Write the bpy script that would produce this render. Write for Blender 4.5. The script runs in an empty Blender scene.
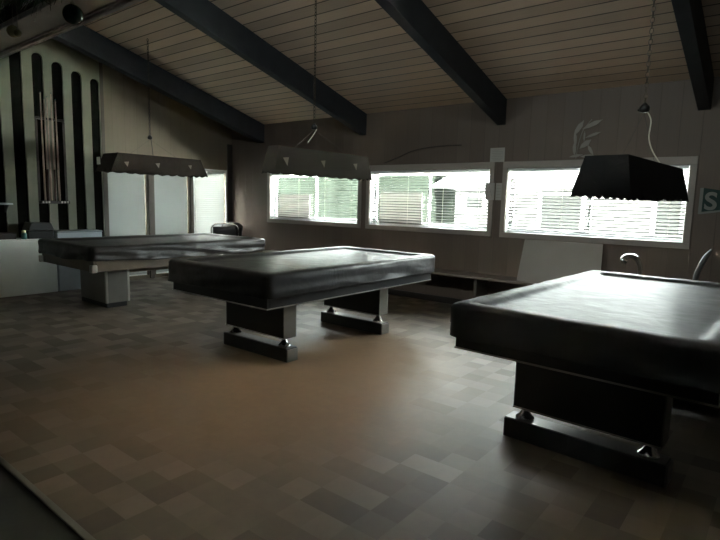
import bpy, bmesh, math, random
from mathutils import Vector, Matrix, noise
random.seed(7)
S = bpy.context.scene
COL = S.collection
PI = math.pi

# lettering is turned into a mesh first, while the scene is still empty
cu = bpy.data.curves.new('letter', 'FONT'); cu.body = 'S'; cu.size = .25; cu.extrude = .0015; cu.offset = .006
lo = bpy.data.objects.new('letter_text', cu); COL.objects.link(lo)
bpy.context.view_layer.update()
LETTER = bpy.data.meshes.new_from_object(lo.evaluated_get(bpy.context.evaluated_depsgraph_get()))
LETTER.materials.clear(); bpy.data.objects.remove(lo)

# ------------------------------------------------------------------ materials
def newmat(name):
    m = bpy.data.materials.new(name); m.use_nodes = True
    nt = m.node_tree
    return m, nt, nt.nodes['Principled BSDF']

def N(nt, t, **kw):
    n = nt.nodes.new(t)
    for k, v in kw.items():
        setattr(n, k, v)
    return n

def simple(name, col, rough=.5, metal=0, spec=.5, bump=0, bscale=40, var=0, vscale=6, coat=0):
    m, nt, b = newmat(name)
    b.inputs['Base Color'].default_value = (*col, 1)
    b.inputs['Roughness'].default_value = rough
    b.inputs['Metallic'].default_value = metal
    b.inputs['Specular IOR Level'].default_value = spec
    b.inputs['Coat Weight'].default_value = coat
    tc = N(nt, 'ShaderNodeTexCoord')
    if var:
        no = N(nt, 'ShaderNodeTexNoise'); no.inputs['Scale'].default_value = vscale
        no.inputs['Detail'].default_value = 6
        nt.links.new(tc.outputs['Object'], no.inputs['Vector'])
        mx = N(nt, 'ShaderNodeMix', data_type='RGBA')
        mx.inputs['A'].default_value = (*[c*(1-var) for c in col], 1)
        mx.inputs['B'].default_value = (*[min(1, c*(1+var)) for c in col], 1)
        nt.links.new(no.outputs['Fac'], mx.inputs['Factor'])
        nt.links.new(mx.outputs['Result'], b.inputs['Base Color'])
    if bump:
        n2 = N(nt, 'ShaderNodeTexNoise'); n2.inputs['Scale'].default_value = bscale
        n2.inputs['Detail'].default_value = 4
        nt.links.new(tc.outputs['Object'], n2.inputs['Vector'])
        bp = N(nt, 'ShaderNodeBump'); bp.inputs['Strength'].default_value = bump
        bp.inputs['Distance'].default_value = .02
        nt.links.new(n2.outputs['Fac'], bp.inputs['Height'])
        nt.links.new(bp.outputs['Normal'], b.inputs['Normal'])
    return m

def plank_mat(name, cols, axis, width, groove=.035, rough=.6, varsize=1.0, bump=.5, dark=.25, spec=.3):
    """boards lying side by side along one axis, each with its own tone, grain and a groove between them"""
    m, nt, b = newmat(name)
    L = nt.links
    tc = N(nt, 'ShaderNodeTexCoord'); sp = N(nt, 'ShaderNodeSeparateXYZ')
    L.new(tc.outputs['Object'], sp.inputs[0])
    dv = N(nt, 'ShaderNodeMath', operation='DIVIDE'); dv.inputs[1].default_value = width
    L.new(sp.outputs[axis], dv.inputs[0])
    fl = N(nt, 'ShaderNodeMath', operation='FLOOR'); L.new(dv.outputs[0], fl.inputs[0])
    fr = N(nt, 'ShaderNodeMath', operation='FRACT'); L.new(dv.outputs[0], fr.inputs[0])
    wn = N(nt, 'ShaderNodeTexWhiteNoise', noise_dimensions='1D'); L.new(fl.outputs[0], wn.inputs['W'])
    # grain stretched along the board
    mp = N(nt, 'ShaderNodeMapping')
    sc = [2.0, 2.0, 2.0]; sc[{'X': 0, 'Y': 1, 'Z': 2}[axis]] = 40
    mp.inputs['Scale'].default_value = sc
    L.new(tc.outputs['Object'], mp.inputs['Vector'])
    no = N(nt, 'ShaderNodeTexNoise'); no.inputs['Scale'].default_value = 1.5; no.inputs['Detail'].default_value = 5
    L.new(mp.outputs[0], no.inputs['Vector'])
    # knots
    big = N(nt, 'ShaderNodeTexNoise'); big.inputs['Scale'].default_value = .8; big.inputs['Detail'].default_value = 3
    L.new(tc.outputs['Object'], big.inputs['Vector'])
    a1 = N(nt, 'ShaderNodeMath', operation='MULTIPLY'); a1.inputs[1].default_value = .55*varsize; L.new(wn.outputs['Value'], a1.inputs[0])
    a2 = N(nt, 'ShaderNodeMath', operation='MULTIPLY'); a2.inputs[1].default_value = .5; L.new(no.outputs['Fac'], a2.inputs[0])
    a3 = N(nt, 'ShaderNodeMath', operation='ADD'); L.new(a1.outputs[0], a3.inputs[0]); L.new(a2.outputs[0], a3.inputs[1])
    a4 = N(nt, 'ShaderNodeMath', operation='MULTIPLY_ADD'); a4.inputs[1].default_value = .3; L.new(big.outputs['Fac'], a4.inputs[0]); L.new(a3.outputs[0], a4.inputs[2])
    cr = N(nt, 'ShaderNodeValToRGB')
    cr.color_ramp.elements[0].position = .15; cr.color_ramp.elements[0].color = (*cols[0], 1)
    cr.color_ramp.elements[1].position = 1.0; cr.color_ramp.elements[1].color = (*cols[1], 1)
    L.new(a4.outputs[0], cr.inputs[0])
    # groove mask
    g1 = N(nt, 'ShaderNodeMath', operation='SUBTRACT'); g1.inputs[1].default_value = .5; L.new(fr.outputs[0], g1.inputs[0])
    g2 = N(nt, 'ShaderNodeMath', operation='ABSOLUTE'); L.new(g1.outputs[0], g2.inputs[0])
    g3 = N(nt, 'ShaderNodeMapRange'); g3.inputs['From Min'].default_value = .5-groove; g3.inputs['From Max'].default_value = .5-groove*.35
    L.new(g2.outputs[0], g3.inputs['Value'])
    mx = N(nt, 'ShaderNodeMix', data_type='RGBA'); L.new(g3.outputs[0], mx.inputs['Factor'])
    L.new(cr.outputs[0], mx.inputs['A']); mx.inputs['B'].default_value = (*[c*dark for c in cols[0]], 1)
    L.new(mx.outputs['Result'], b.inputs['Base Color'])
    inv = N(nt, 'ShaderNodeMath', operation='SUBTRACT'); inv.inputs[0].default_value = 1; L.new(g3.outputs[0], inv.inputs[1])
    ad = N(nt, 'ShaderNodeMath', operation='MULTIPLY_ADD'); ad.inputs[1].default_value = .1; L.new(no.outputs['Fac'], ad.inputs[0]); L.new(inv.outputs[0], ad.inputs[2])
    bp = N(nt, 'ShaderNodeBump'); bp.inputs['Strength'].default_value = bump; bp.inputs['Distance'].default_value = .008
    L.new(ad.outputs[0], bp.inputs['Height']); L.new(bp.outputs['Normal'], b.inputs['Normal'])
    b.inputs['Roughness'].default_value = rough
    b.inputs['Specular IOR Level'].default_value = spec
    return m

def floor_mat(name, T=.152):
    m, nt, b = newmat(name); L = nt.links
    tc = N(nt, 'ShaderNodeTexCoord')
    sc = N(nt, 'ShaderNodeVectorMath', operation='DIVIDE'); sc.inputs[1].default_value = (T, T, 1)
    L.new(tc.outputs['Object'], sc.inputs[0])
    fl = N(nt, 'ShaderNodeVectorMath', operation='FLOOR'); L.new(sc.outputs[0], fl.inputs[0])
    fr = N(nt, 'ShaderNodeVectorMath', operation='FRACTION'); L.new(sc.outputs[0], fr.inputs[0])
    wn = N(nt, 'ShaderNodeTexWhiteNoise', noise_dimensions='2D'); L.new(fl.outputs[0], wn.inputs['Vector'])
    # period-three layout of dark tiles, broken up by the random tone
    sp = N(nt, 'ShaderNodeSeparateXYZ'); L.new(fl.outputs[0], sp.inputs[0])
    s2 = N(nt, 'ShaderNodeMath', operation='MULTIPLY_ADD'); s2.inputs[1].default_value = 3; L.new(sp.outputs['Y'], s2.inputs[0]); L.new(sp.outputs['X'], s2.inputs[2])
    md = N(nt, 'ShaderNodeMath', operation='FLOORED_MODULO'); md.inputs[1].default_value = 5; L.new(s2.outputs[0], md.inputs[0])
    lt = N(nt, 'ShaderNodeMath', operation='LESS_THAN'); lt.inputs[1].default_value = 1.5; L.new(md.outputs[0], lt.inputs[0])
    m1 = N(nt, 'ShaderNodeMath', operation='MULTIPLY'); m1.inputs[1].default_value = .3; L.new(lt.outputs[0], m1.inputs[0])
    m2 = N(nt, 'ShaderNodeMath', operation='MULTIPLY_ADD'); m2.inputs[1].default_value = .7; L.new(wn.outputs['Value'], m2.inputs[0]); L.new(m1.outputs[0], m2.inputs[2])
    # wear: large stains
    n1 = N(nt, 'ShaderNodeTexNoise'); n1.inputs['Scale'].default_value = .55; n1.inputs['Detail'].default_value = 5
    L.new(tc.outputs['Object'], n1.inputs['Vector'])
    n2 = N(nt, 'ShaderNodeTexNoise'); n2.inputs['Scale'].default_value = 14; n2.inputs['Detail'].default_value = 6
    L.new(tc.outputs['Object'], n2.inputs['Vector'])
    # pool of window light between the tables painted in: warmer, paler, tile pattern fading
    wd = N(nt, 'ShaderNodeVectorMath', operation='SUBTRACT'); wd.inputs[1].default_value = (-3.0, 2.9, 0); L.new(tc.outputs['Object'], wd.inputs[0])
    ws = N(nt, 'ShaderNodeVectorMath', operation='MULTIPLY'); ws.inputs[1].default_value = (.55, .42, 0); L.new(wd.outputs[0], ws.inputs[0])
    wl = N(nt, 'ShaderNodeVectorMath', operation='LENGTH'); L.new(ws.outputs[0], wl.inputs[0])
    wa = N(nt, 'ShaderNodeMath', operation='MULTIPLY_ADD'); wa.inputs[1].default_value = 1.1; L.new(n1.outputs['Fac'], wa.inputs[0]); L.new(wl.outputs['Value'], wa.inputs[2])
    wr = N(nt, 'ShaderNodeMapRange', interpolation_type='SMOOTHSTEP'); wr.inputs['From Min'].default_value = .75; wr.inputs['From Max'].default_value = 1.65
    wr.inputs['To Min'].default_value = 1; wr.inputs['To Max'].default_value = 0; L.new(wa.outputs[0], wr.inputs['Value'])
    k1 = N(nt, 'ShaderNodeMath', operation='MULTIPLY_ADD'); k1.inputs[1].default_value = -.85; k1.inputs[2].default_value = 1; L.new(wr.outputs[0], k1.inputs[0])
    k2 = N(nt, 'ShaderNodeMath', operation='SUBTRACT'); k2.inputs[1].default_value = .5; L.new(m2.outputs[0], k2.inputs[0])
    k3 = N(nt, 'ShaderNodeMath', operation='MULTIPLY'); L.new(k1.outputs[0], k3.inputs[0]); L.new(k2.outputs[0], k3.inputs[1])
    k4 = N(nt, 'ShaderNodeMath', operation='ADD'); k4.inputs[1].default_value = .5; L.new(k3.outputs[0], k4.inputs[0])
    m2 = k4
    c0 = N(nt, 'ShaderNodeValToRGB')
    c0.color_ramp.elements[0].position = .2; c0.color_ramp.elements[0].color = (.112, .090, .068, 1)
    c0.color_ramp.elements[1].position = .8; c0.color_ramp.elements[1].color = (.195, .159, .122, 1)
    L.new(m2.outputs[0], c0.inputs[0])
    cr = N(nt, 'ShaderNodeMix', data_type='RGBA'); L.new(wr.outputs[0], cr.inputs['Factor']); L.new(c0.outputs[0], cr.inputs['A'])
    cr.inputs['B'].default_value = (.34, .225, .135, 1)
    mr = N(nt, 'ShaderNodeMapRange'); mr.inputs['From Min'].default_value = .3; mr.inputs['From Max'].default_value = .7
    mr.inputs['To Min'].default_value = .72; mr.inputs['To Max'].default_value = 1.1; L.new(n1.outputs['Fac'], mr.inputs['Value'])
    mr2 = N(nt, 'ShaderNodeMapRange'); mr2.inputs['To Min'].default_value = .85; mr2.inputs['To Max'].default_value = 1.15; L.new(n2.outputs['Fac'], mr2.inputs['Value'])
    mm = N(nt, 'ShaderNodeMath', operation='MULTIPLY'); L.new(mr.outputs[0], mm.inputs[0]); L.new(mr2.outputs[0], mm.inputs[1])
    vm = N(nt, 'ShaderNodeVectorMath', operation='SCALE'); L.new(cr.outputs['Result'], vm.inputs[0]); L.new(mm.outputs[0], vm.inputs['Scale'])
    L.new(vm.outputs[0], b.inputs['Base Color'])
    # gloss differs between tiles (some waxed, some worn)
    rr = N(nt, 'ShaderNodeMapRange'); rr.inputs['To Min'].default_value = .52; rr.inputs['To Max'].default_value = .38
    L.new(m2.outputs[0], rr.inputs['Value'])
    ra = N(nt, 'ShaderNodeMath', operation='MULTIPLY_ADD'); ra.inputs[1].default_value = .12; L.new(n2.outputs['Fac'], ra.inputs[0]); L.new(rr.outputs[0], ra.inputs[2])
    L.new(ra.outputs[0], b.inputs['Roughness'])
    b.inputs['Specular IOR Level'].default_value = .3
    # seams
    sf = N(nt, 'ShaderNodeSeparateXYZ'); L.new(fr.outputs[0], sf.inputs[0])
    hs = []
    for ax in 'XY':
        c = N(nt, 'ShaderNodeMath', operation='SUBTRACT'); c.inputs[1].default_value = .5; L.new(sf.outputs[ax], c.inputs[0])
        a = N(nt, 'ShaderNodeMath', operation='ABSOLUTE'); L.new(c.outputs[0], a.inputs[0])
        g = N(nt, 'ShaderNodeMath', operation='GREATER_THAN'); g.inputs[1].default_value = .49; L.new(a.outputs[0], g.inputs[0]); hs.append(g)
    mxm = N(nt, 'ShaderNodeMath', operation='MAXIMUM'); L.new(hs[0].outputs[0], mxm.inputs[0]); L.new(hs[1].outputs[0], mxm.inputs[1])
    ad = N(nt, 'ShaderNodeMath', operation='MULTIPLY_ADD'); ad.inputs[1].default_value = -.6; L.new(mxm.outputs[0], ad.inputs[0]); L.new(n2.outputs['Fac'], ad.inputs[2])
    bp = N(nt, 'ShaderNodeBump'); bp.inputs['Strength'].default_value = .12; bp.inputs['Distance'].default_value = .004
    L.new(ad.outputs[0], bp.inputs['Height']); L.new(bp.outputs['Normal'], b.inputs['Normal'])
    return m

def vinyl_mat(name, col, rough):
    m, nt, b = newmat(name); L = nt.links
    tc = N(nt, 'ShaderNodeTexCoord')
    n1 = N(nt, 'ShaderNodeTexNoise'); n1.inputs['Scale'].default_value = 2.2; n1.inputs['Detail'].default_value = 3; n1.inputs['Distortion'].default_value = 1.2
    L.new(tc.outputs['Object'], n1.inputs['Vector'])
    n2 = N(nt, 'ShaderNodeTexNoise'); n2.inputs['Scale'].default_value = 9; n2.inputs['Detail'].default_value = 5
    L.new(tc.outputs['Object'], n2.inputs['Vector'])
    ad = N(nt, 'ShaderNodeMath', operation='MULTIPLY_ADD'); ad.inputs[1].default_value = .3
    L.new(n2.outputs['Fac'], ad.inputs[0]); L.new(n1.outputs['Fac'], ad.inputs[2])
    bp = N(nt, 'ShaderNodeBump'); bp.inputs['Strength'].default_value = .35; bp.inputs['Distance'].default_value = .03
    L.new(ad.outputs[0], bp.inputs['Height']); L.new(bp.outputs['Normal'], b.inputs['Normal'])
    mr = N(nt, 'ShaderNodeMapRange'); mr.inputs['To Min'].default_value = rough-.07; mr.inputs['To Max'].default_value = rough+.12
    L.new(n2.outputs['Fac'], mr.inputs['Value']); L.new(mr.outputs[0], b.inputs['Roughness'])
    mx = N(nt, 'ShaderNodeMix', data_type='RGBA'); L.new(n1.outputs['Fac'], mx.inputs['Factor'])
    mx.inputs['A'].default_value = (*[c*.75 for c in col], 1); mx.inputs['B'].default_value = (*[c*1.3 for c in col], 1)
    L.new(mx.outputs['Result'], b.inputs['Base Color'])
    b.inputs['Specular IOR Level'].default_value = .4
    b.inputs['Coat Weight'].default_value = .10; b.inputs['Coat Roughness'].default_value = .25
    return m

def glass_mat(name):
    m = bpy.data.materials.new(name); m.use_nodes = True; nt = m.node_tree; nt.nodes.clear()
    o = N(nt, 'ShaderNodeOutputMaterial'); t = N(nt, 'ShaderNodeBsdfTransparent'); g = N(nt, 'ShaderNodeBsdfGlossy')
    t.inputs['Color'].default_value = (.93, .97, .95, 1); g.inputs['Roughness'].default_value = .02
    lw = N(nt, 'ShaderNodeLayerWeight'); lw.inputs['Blend'].default_value = .5
    pw = N(nt, 'ShaderNodeMath', operation='POWER'); pw.inputs[1].default_value = 5; nt.links.new(lw.outputs['Facing'], pw.inputs[0])
    f = N(nt, 'ShaderNodeMath', operation='MULTIPLY_ADD'); f.inputs[1].default_value = .9; f.inputs[2].default_value = .04; nt.links.new(pw.outputs[0], f.inputs[0])
    mx = N(nt, 'ShaderNodeMixShader')
    nt.links.new(f.outputs[0], mx.inputs[0]); nt.links.new(t.outputs[0], mx.inputs[1]); nt.links.new(g.outputs[0], mx.inputs[2])
    nt.links.new(mx.outputs[0], o.inputs[0])
    return m

def translucent_mat(name, col, fac, tcol=None):
    m = bpy.data.materials.new(name); m.use_nodes = True; nt = m.node_tree; nt.nodes.clear()
    o = N(nt, 'ShaderNodeOutputMaterial'); d = N(nt, 'ShaderNodeBsdfDiffuse'); t = N(nt, 'ShaderNodeBsdfTranslucent')
    d.inputs['Color'].default_value = (*col, 1); t.inputs['Color'].default_value = (*(tcol or col), 1)
    mx = N(nt, 'ShaderNodeMixShader'); mx.inputs[0].default_value = fac
    nt.links.new(d.outputs[0], mx.inputs[1]); nt.links.new(t.outputs[0], mx.inputs[2]); nt.links.new(mx.outputs[0], o.inputs[0])
    return m

M = {}
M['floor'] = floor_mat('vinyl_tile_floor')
M['floor2'] = simple('entry_floor', (.04, .038, .030), .8, spec=.2, var=.25, vscale=5, bump=.1)
M['ceiling'] = plank_mat('cedar_ceiling_boards', [(.56, .43, .315), (.88, .71, .55)], 'Y', .155, groove=.055, rough=.6, dark=.08)
M['panel'] = plank_mat('brown_wall_panelling', [(.120, .090, .072), (.158, .122, .098)], 'X', .203, groove=.014, rough=.55, dark=.75, varsize=.6)
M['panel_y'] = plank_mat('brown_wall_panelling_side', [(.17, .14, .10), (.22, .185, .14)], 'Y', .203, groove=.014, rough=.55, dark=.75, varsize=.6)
M['plain'] = simple('dark_plaster', (.10, .095, .085), .8, var=.15)
M['beam'] = simple('charcoal_beam_paint', (.038, .041, .046), .65, spec=.25, var=.25, vscale=7, bump=.15, bscale=25)
M['trim'] = simple('window_casing', (.31, .27, .235), .5, var=.1)
M['header'] = simple('header_casing_paint', (.80, .80, .78), .45, var=.12, vscale=10)
M['metal_strip'] = simple('metal_strip', (.22, .21, .18), .5, metal=.3)
M['sash'] = simple('white_vinyl_sash', (.8, .82, .82), .35)
M['glass'] = glass_mat('window_glass')
M['slat'] = translucent_mat('blind_slat', (.10, .10, .098), .12)
M['board'] = translucent_mat('foam_board', (.36, .36, .345), .34)
M['shade'] = translucent_mat('roller_shade_fabric', (.60, .61, .60), .5, (.092, .098, .097))
M['wood_dark'] = simple('dark_stained_wood', (.035, .030, .026), .42, var=.3, vscale=9)
M['post'] = simple('brown_post_paint', (.085, .07, .055), .55, var=.2)
M['vinyl'] = vinyl_mat('black_vinyl_cover', (.024, .0255, .026), .56)
M['vinyl_brown'] = vinyl_mat('brown_black_vinyl_cover', (.030, .027, .025), .40)
M['vinyl_grey'] = vinyl_mat('grey_black_vinyl_cover', (.038, .037, .038), .40)
M['hem'] = simple('cover_hem', (.09, .09, .09), .35)
M['apron_black'] = simple('black_laminate_apron', (.028, .028, .03), .38)
M['apron_brown'] = simple('walnut_laminate_apron', (.14, .105, .072), .42, var=.25, vscale=8)
M['ped_black'] = simple('black_laminate_pedestal', (.03, .03, .032), .4)
M['ped_grey'] = simple('grey_metal_pedestal', (.23, .22, .20), .38, metal=.3, var=.15)
M['alu'] = simple('brushed_aluminium', (.62, .60, .56), .3, metal=1)
M['plate'] = simple('worn_metal_plate', (.22, .215, .20), .45, metal=.7)
M['chrome'] = simple('chrome', (.75, .75, .76), .16, metal=1)
M['black_metal'] = simple('black_metal', (.02, .02, .02), .4, metal=.5)
M['lamp_black'] = simple('black_lamp_fabric', (.011, .0115, .012), .85, spec=.2, bump=.3, bscale=60)
M['lamp_brown'] = simple('brown_lamp_fabric', (.018, .013, .010), .85, spec=.2, bump=.3, bscale=60, var=.2)
M['lamp_grey'] = translucent_mat('grey_lamp_fabric', (.050, .045, .040), .3, (.07, .065, .06))
M['patch'] = simple('beige_patch', (.18, .15, .125), .6)
M['patch_dark'] = simple('faded_patch', (.10, .085, .075), .7)
M['tagm'] = simple('pale_tag', (.5, .48, .42), .5)
M['cord_white'] = simple('white_cord', (.65, .62, .52), .45)
M['cord_dark'] = simple('dark_cord', (.035, .028, .022), .5)
M['chain'] = simple('brass_chain_dark', (.06, .045, .03), .5, metal=.5)
M['white_board'] = simple('white_panel_board', (.27, .25, .23), .5, var=.08)
M['bench'] = simple('bench_top_wood', (.16, .13, .105), .5, var=.2)
M['bench_face'] = simple('bench_side_wood', (.10, .085, .07), .6, var=.2)
M['paper'] = simple('aged_paper', (.42, .395, .355), .7, var=.06, vscale=18)
M['ink'] = simple('grey_ink', (.30, .30, .28), .7)
M['pale_wood'] = simple('pale_painted_plywood', (.19, .195, .145), .55, var=.18, vscale=4)
M['slot_dark'] = simple('dark_backing', (.008, .008, .006), .9, spec=.05)
M['cab_white'] = simple('white_cabinet_paint', (.78, .84, .82), .45, var=.05)
M['cab_blue'] = simple('blue_grey_cabinet_paint', (.40, .46, .51), .45, var=.06)
M['cab_top'] = simple('blue_grey_top', (.24, .28, .30), .45)
M['cue_a'] = simple('cue_maple', (.36, .27, .21), .35)
M['cue_b'] = simple('cue_butt', (.09, .05, .045), .3)
M['teal'] = simple('teal_plastic', (.04, .14, .13), .3)
M['green_ball'] = simple('green_glass_ornament', (.04, .17, .14), .15, metal=.3, coat=.6)
M['gold_ball'] = simple('champagne_ornament', (.70, .66, .42), .25, metal=.3, coat=.4)
M['needle'] = simple('garland_needles', (.09, .14, .09), .45)
M['tinsel'] = simple('silver_tinsel', (.95, .95, .95), .4, metal=.2)
M['flag_green'] = simple('pennant_green_felt', (.015, .04, .035), .8)
M['flag_white'] = simple('pennant_cream_felt', (.20, .205, .19), .8)
M['seat_black'] = simple('black_vinyl_upholstery', (.03, .03, .03), .4)
M['seat_grey'] = simple('grey_vinyl_upholstery', (.16, .16, .155), .4)
M['leafpaper'] = simple('dried_pale_leaf', (.28, .255, .225), .7, var=.2)
M['hedge'] = simple('hedge_leaves', (.0075, .0096, .0078), .9, spec=0, var=.5, vscale=5, bump=1, bscale=9)
M['lawn'] = simple('lawn', (.10, .16, .06), .9, var=.3, vscale=1)
M['concrete'] = simple('outdoor_concrete', (.75, .74, .71), .85, var=.08, vscale=.7)
M['siding'] = plank_mat('white_siding', [(.035, .036, .036), (.042, .043, .043)], 'Z', .16, groove=.05, rough=.7, dark=.6, varsize=.2, spec=0)
M['roof'] = simple('pale_grey_roofing', (.05, .052, .054), .8, spec=0, var=.1)
M['dark_glass'] = simple('dark_window_pane', (.012, .013, .013), .3, spec=.05)

# ------------------------------------------------------------------ mesh helpers
def box(bm, x0, x1, y0, y1, z0, z1, mat=None):
    vs = [Vector((x, y, z)) for x in (x0, x1) for y in (y0, y1) for z in (z0, z1)]
    if mat is not None: vs = [mat @ v for v in vs]
    v = [bm.verts.new(p) for p in vs]
    for f in ((0,1,3,2),(4,6,7,5),(0,4,5,1),(2,3,7,6),(0,2,6,4),(1,5,7,3)):
        bm.faces.new([v[i] for i in f])

def tube(bm, pts, r, seg=8, rs=None):
    pts = [Vector(p) for p in pts]; rings = []
    up = Vector((0, 0, 1)); prev = None
    for i, p in enumerate(pts):
        if i == 0: d = pts[1]-p
        elif i == len(pts)-1: d = p-pts[i-1]
        else: d = (pts[i+1]-pts[i-1])
        d.normalize()
        if prev is None:
            a = d.cross(up)
            if a.length < 1e-3: a = d.cross(Vector((1, 0, 0)))
        else:
            a = prev - d*prev.dot(d)
        a.normalize(); prev = a; b_ = d.cross(a)
        rad = rs[i] if rs else r
        rings.append([bm.verts.new(p + (a*math.cos(2*PI*k/seg) + b_*math.sin(2*PI*k/seg))*rad) for k in range(seg)])
    for A, B in zip(rings, rings[1:]):
        for k in range(seg):
            bm.faces.new((A[k], A[(k+1) % seg], B[(k+1) % seg], B[k]))
    bm.faces.new(rings[0][::-1]); bm.faces.new(rings[-1])

def lathe(bm, prof, c, seg=20):
    c = Vector(c); rings = []
    for r, z in prof:
        rings.append([bm.verts.new(c + Vector((r*math.cos(2*PI*k/seg), r*math.sin(2*PI*k/seg), z))) for k in range(seg)])
    for A, B in zip(rings, rings[1:]):
        for k in range(seg):
            bm.faces.new((A[k], A[(k+1) % seg], B[(k+1) % seg], B[k]))
    bm.faces.new(rings[0][::-1]); bm.faces.new(rings[-1])

def prism(bm, poly, fn, t0, t1):
    """extrude 2D polygon; fn(u, v, t) -> 3D point"""
    A = [bm.verts.new(fn(u, v, t0)) for u, v in poly]; B = [bm.verts.new(fn(u, v, t1)) for u, v in poly]
    n = len(poly)
    fs = [bm.faces.new(A), bm.faces.new(B[::-1])]
    for i in range(n):
        bm.faces.new((A[i], B[i], B[(i+1) % n], A[(i+1) % n]))
    bmesh.ops.triangulate(bm, faces=fs)

def spline(pts, n=8):
    pts = [Vector(p) for p in pts]; out = []
    P = [pts[0]] + pts + [pts[-1]]
    for i in range(1, len(P)-2):
        for k in range(n):
            t = k/n; a, b, c, d = P[i-1:i+3]
            out.append(.5*((2*b) + (c-a)*t + (2*a-5*b+4*c-d)*t*t + (3*b-a-3*c+d)*t**3))
    out.append(pts[-1]); return out

def obj(name, bm, mat, parent=None, smooth=False, bevel=0, loc=None, bseg=2, wn=True):
    bmesh.ops.recalc_face_normals(bm, faces=bm.faces)
    me = bpy.data.meshes.new(name); bm.to_mesh(me); bm.free()
    o = bpy.data.objects.new(name, me); COL.objects.link(o)
    for mm in (mat if isinstance(mat, (list, tuple)) else [mat]): me.materials.append(M[mm] if isinstance(mm, str) else mm)
    if smooth:
        me.shade_smooth()
    if bevel:
        md = o.modifiers.new('bevel', 'BEVEL'); md.width = bevel; md.segments = bseg; md.limit_method = 'ANGLE'
    if parent is not None: o.parent = parent
    if loc is not None: o.location = loc
    return o

def boxo(name, dims, mat, parent=None, bevel=0):
    bm = bmesh.new(); box(bm, *dims); return obj(name, bm, mat, parent, bevel=bevel)

def thing(name, label, cat, loc=(0, 0, 0), rz=0, group=None):
    o = bpy.data.objects.new(name, None); COL.objects.link(o); o.location = loc; o.rotation_euler = (0, 0, rz)
    o.empty_display_size = .1
    o['label'] = label; o['category'] = cat
    if group: o['group'] = group
    return o
def tag(o, label, cat, group=None, kind=None):
    o['label'] = label; o['category'] = cat
    if group: o['group'] = group
    if kind: o['kind'] = kind
    return o
def struct(o, label=None, cat=None):
    o['kind'] = 'structure'
    if label: o['label'] = label
    if cat: o['category'] = cat
    return o

# ------------------------------------------------------------------ dimensions
XL, XR, D, H, SL = -8.53, 3.2, 6.59, 2.742, .287
YF = .96            # inner face of the front wall with the wide opening
WT = .16
def cz(y): return H + SL*(D-y)

# ------------------------------------------------------------------ shell
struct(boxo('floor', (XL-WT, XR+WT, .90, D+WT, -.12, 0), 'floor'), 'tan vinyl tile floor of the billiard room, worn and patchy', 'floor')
struct(boxo('floor_entry', (-4.5, 3.2, -3.2, .90, -.12, 0), 'floor2'), 'dark floor of the adjoining room in the near left corner', 'floor')
bm = bmesh.new()
box(bm, -4.5, -2.02, .885, .915, -.01, .006); box(bm, -2.015, 3.2, .885, .915, -.01, .006)
struct(obj('trim_1', bm, 'metal_strip', bevel=.002), 'thin metal threshold strip across the floor at lower left', 'threshold strip')

def wall_with_holes(name, fn, u0, u1, z0, z1f, holes, mat, label):
    """fn(u,t,z) -> point; holes = (u0,u1,z0,z1); the top follows z1f(u)"""
    bm = bmesh.new()
    us = sorted(set([u0, u1] + [h[0] for h in holes] + [h[1] for h in holes]))
    for a, b in zip(us, us[1:]):
        segs = [(z0, None)]
        for h in holes:
            if h[0] <= a + 1e-6 and b <= h[1] + 1e-6:
                segs = [(z0, h[2]), (h[3], None)] if h[2] > z0 + 1e-3 else [(h[3], None)]
        for s0, s1 in segs:
            ta, tb = (z1f(a), z1f(b)) if s1 is None else (s1, s1)
            P = [(a, s0), (b, s0), (b, tb), (a, ta)]
            A = [bm.verts.new(fn(u, 0, z)) for u, z in P]; B = [bm.verts.new(fn(u, 1, z)) for u, z in P]
            bm.faces.new(A); bm.faces.new(B[::-1])
            for i in range(4): bm.faces.new((A[i], B[i], B[(i+1) % 4], A[(i+1) % 4]))
    return struct(obj(name, bm, mat), label, 'wall')

ZS, ZT = 1.05, 1.87
WIN = [(-7.43, -5.36), (-5.13, -3.14), (-2.895, -.885)]
wall_with_holes('wall_back', lambda u, t, z: Vector((u, D + t*WT, z)), XL-WT, XR+WT, 0, lambda u: H,
                [(a, b, ZS, ZT) for a, b in WIN], 'panel', 'brown vertically panelled back wall with a row of windows')
DOORS = [(4.15, 4.80), (4.945, 5.61), (5.735, 6.43)]
DZ0, DZ1 = .06, 1.90
wall_with_holes('wall_left', lambda u, t, z: Vector((XL - t*WT, u, z)), YF-.14, D, 0, cz,
                [(a, b, DZ0, DZ1) for a, b in DOORS], 'panel_y', 'brown panelled left wall with three tall shaded windows')
wall_with_holes('wall_right', lambda u, t, z: Vector((XR + t*WT, u, z)), YF-.14, D, 0, cz,
                [], 'panel_y', 'brown panelled right wall beyond the picture edge')
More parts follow.
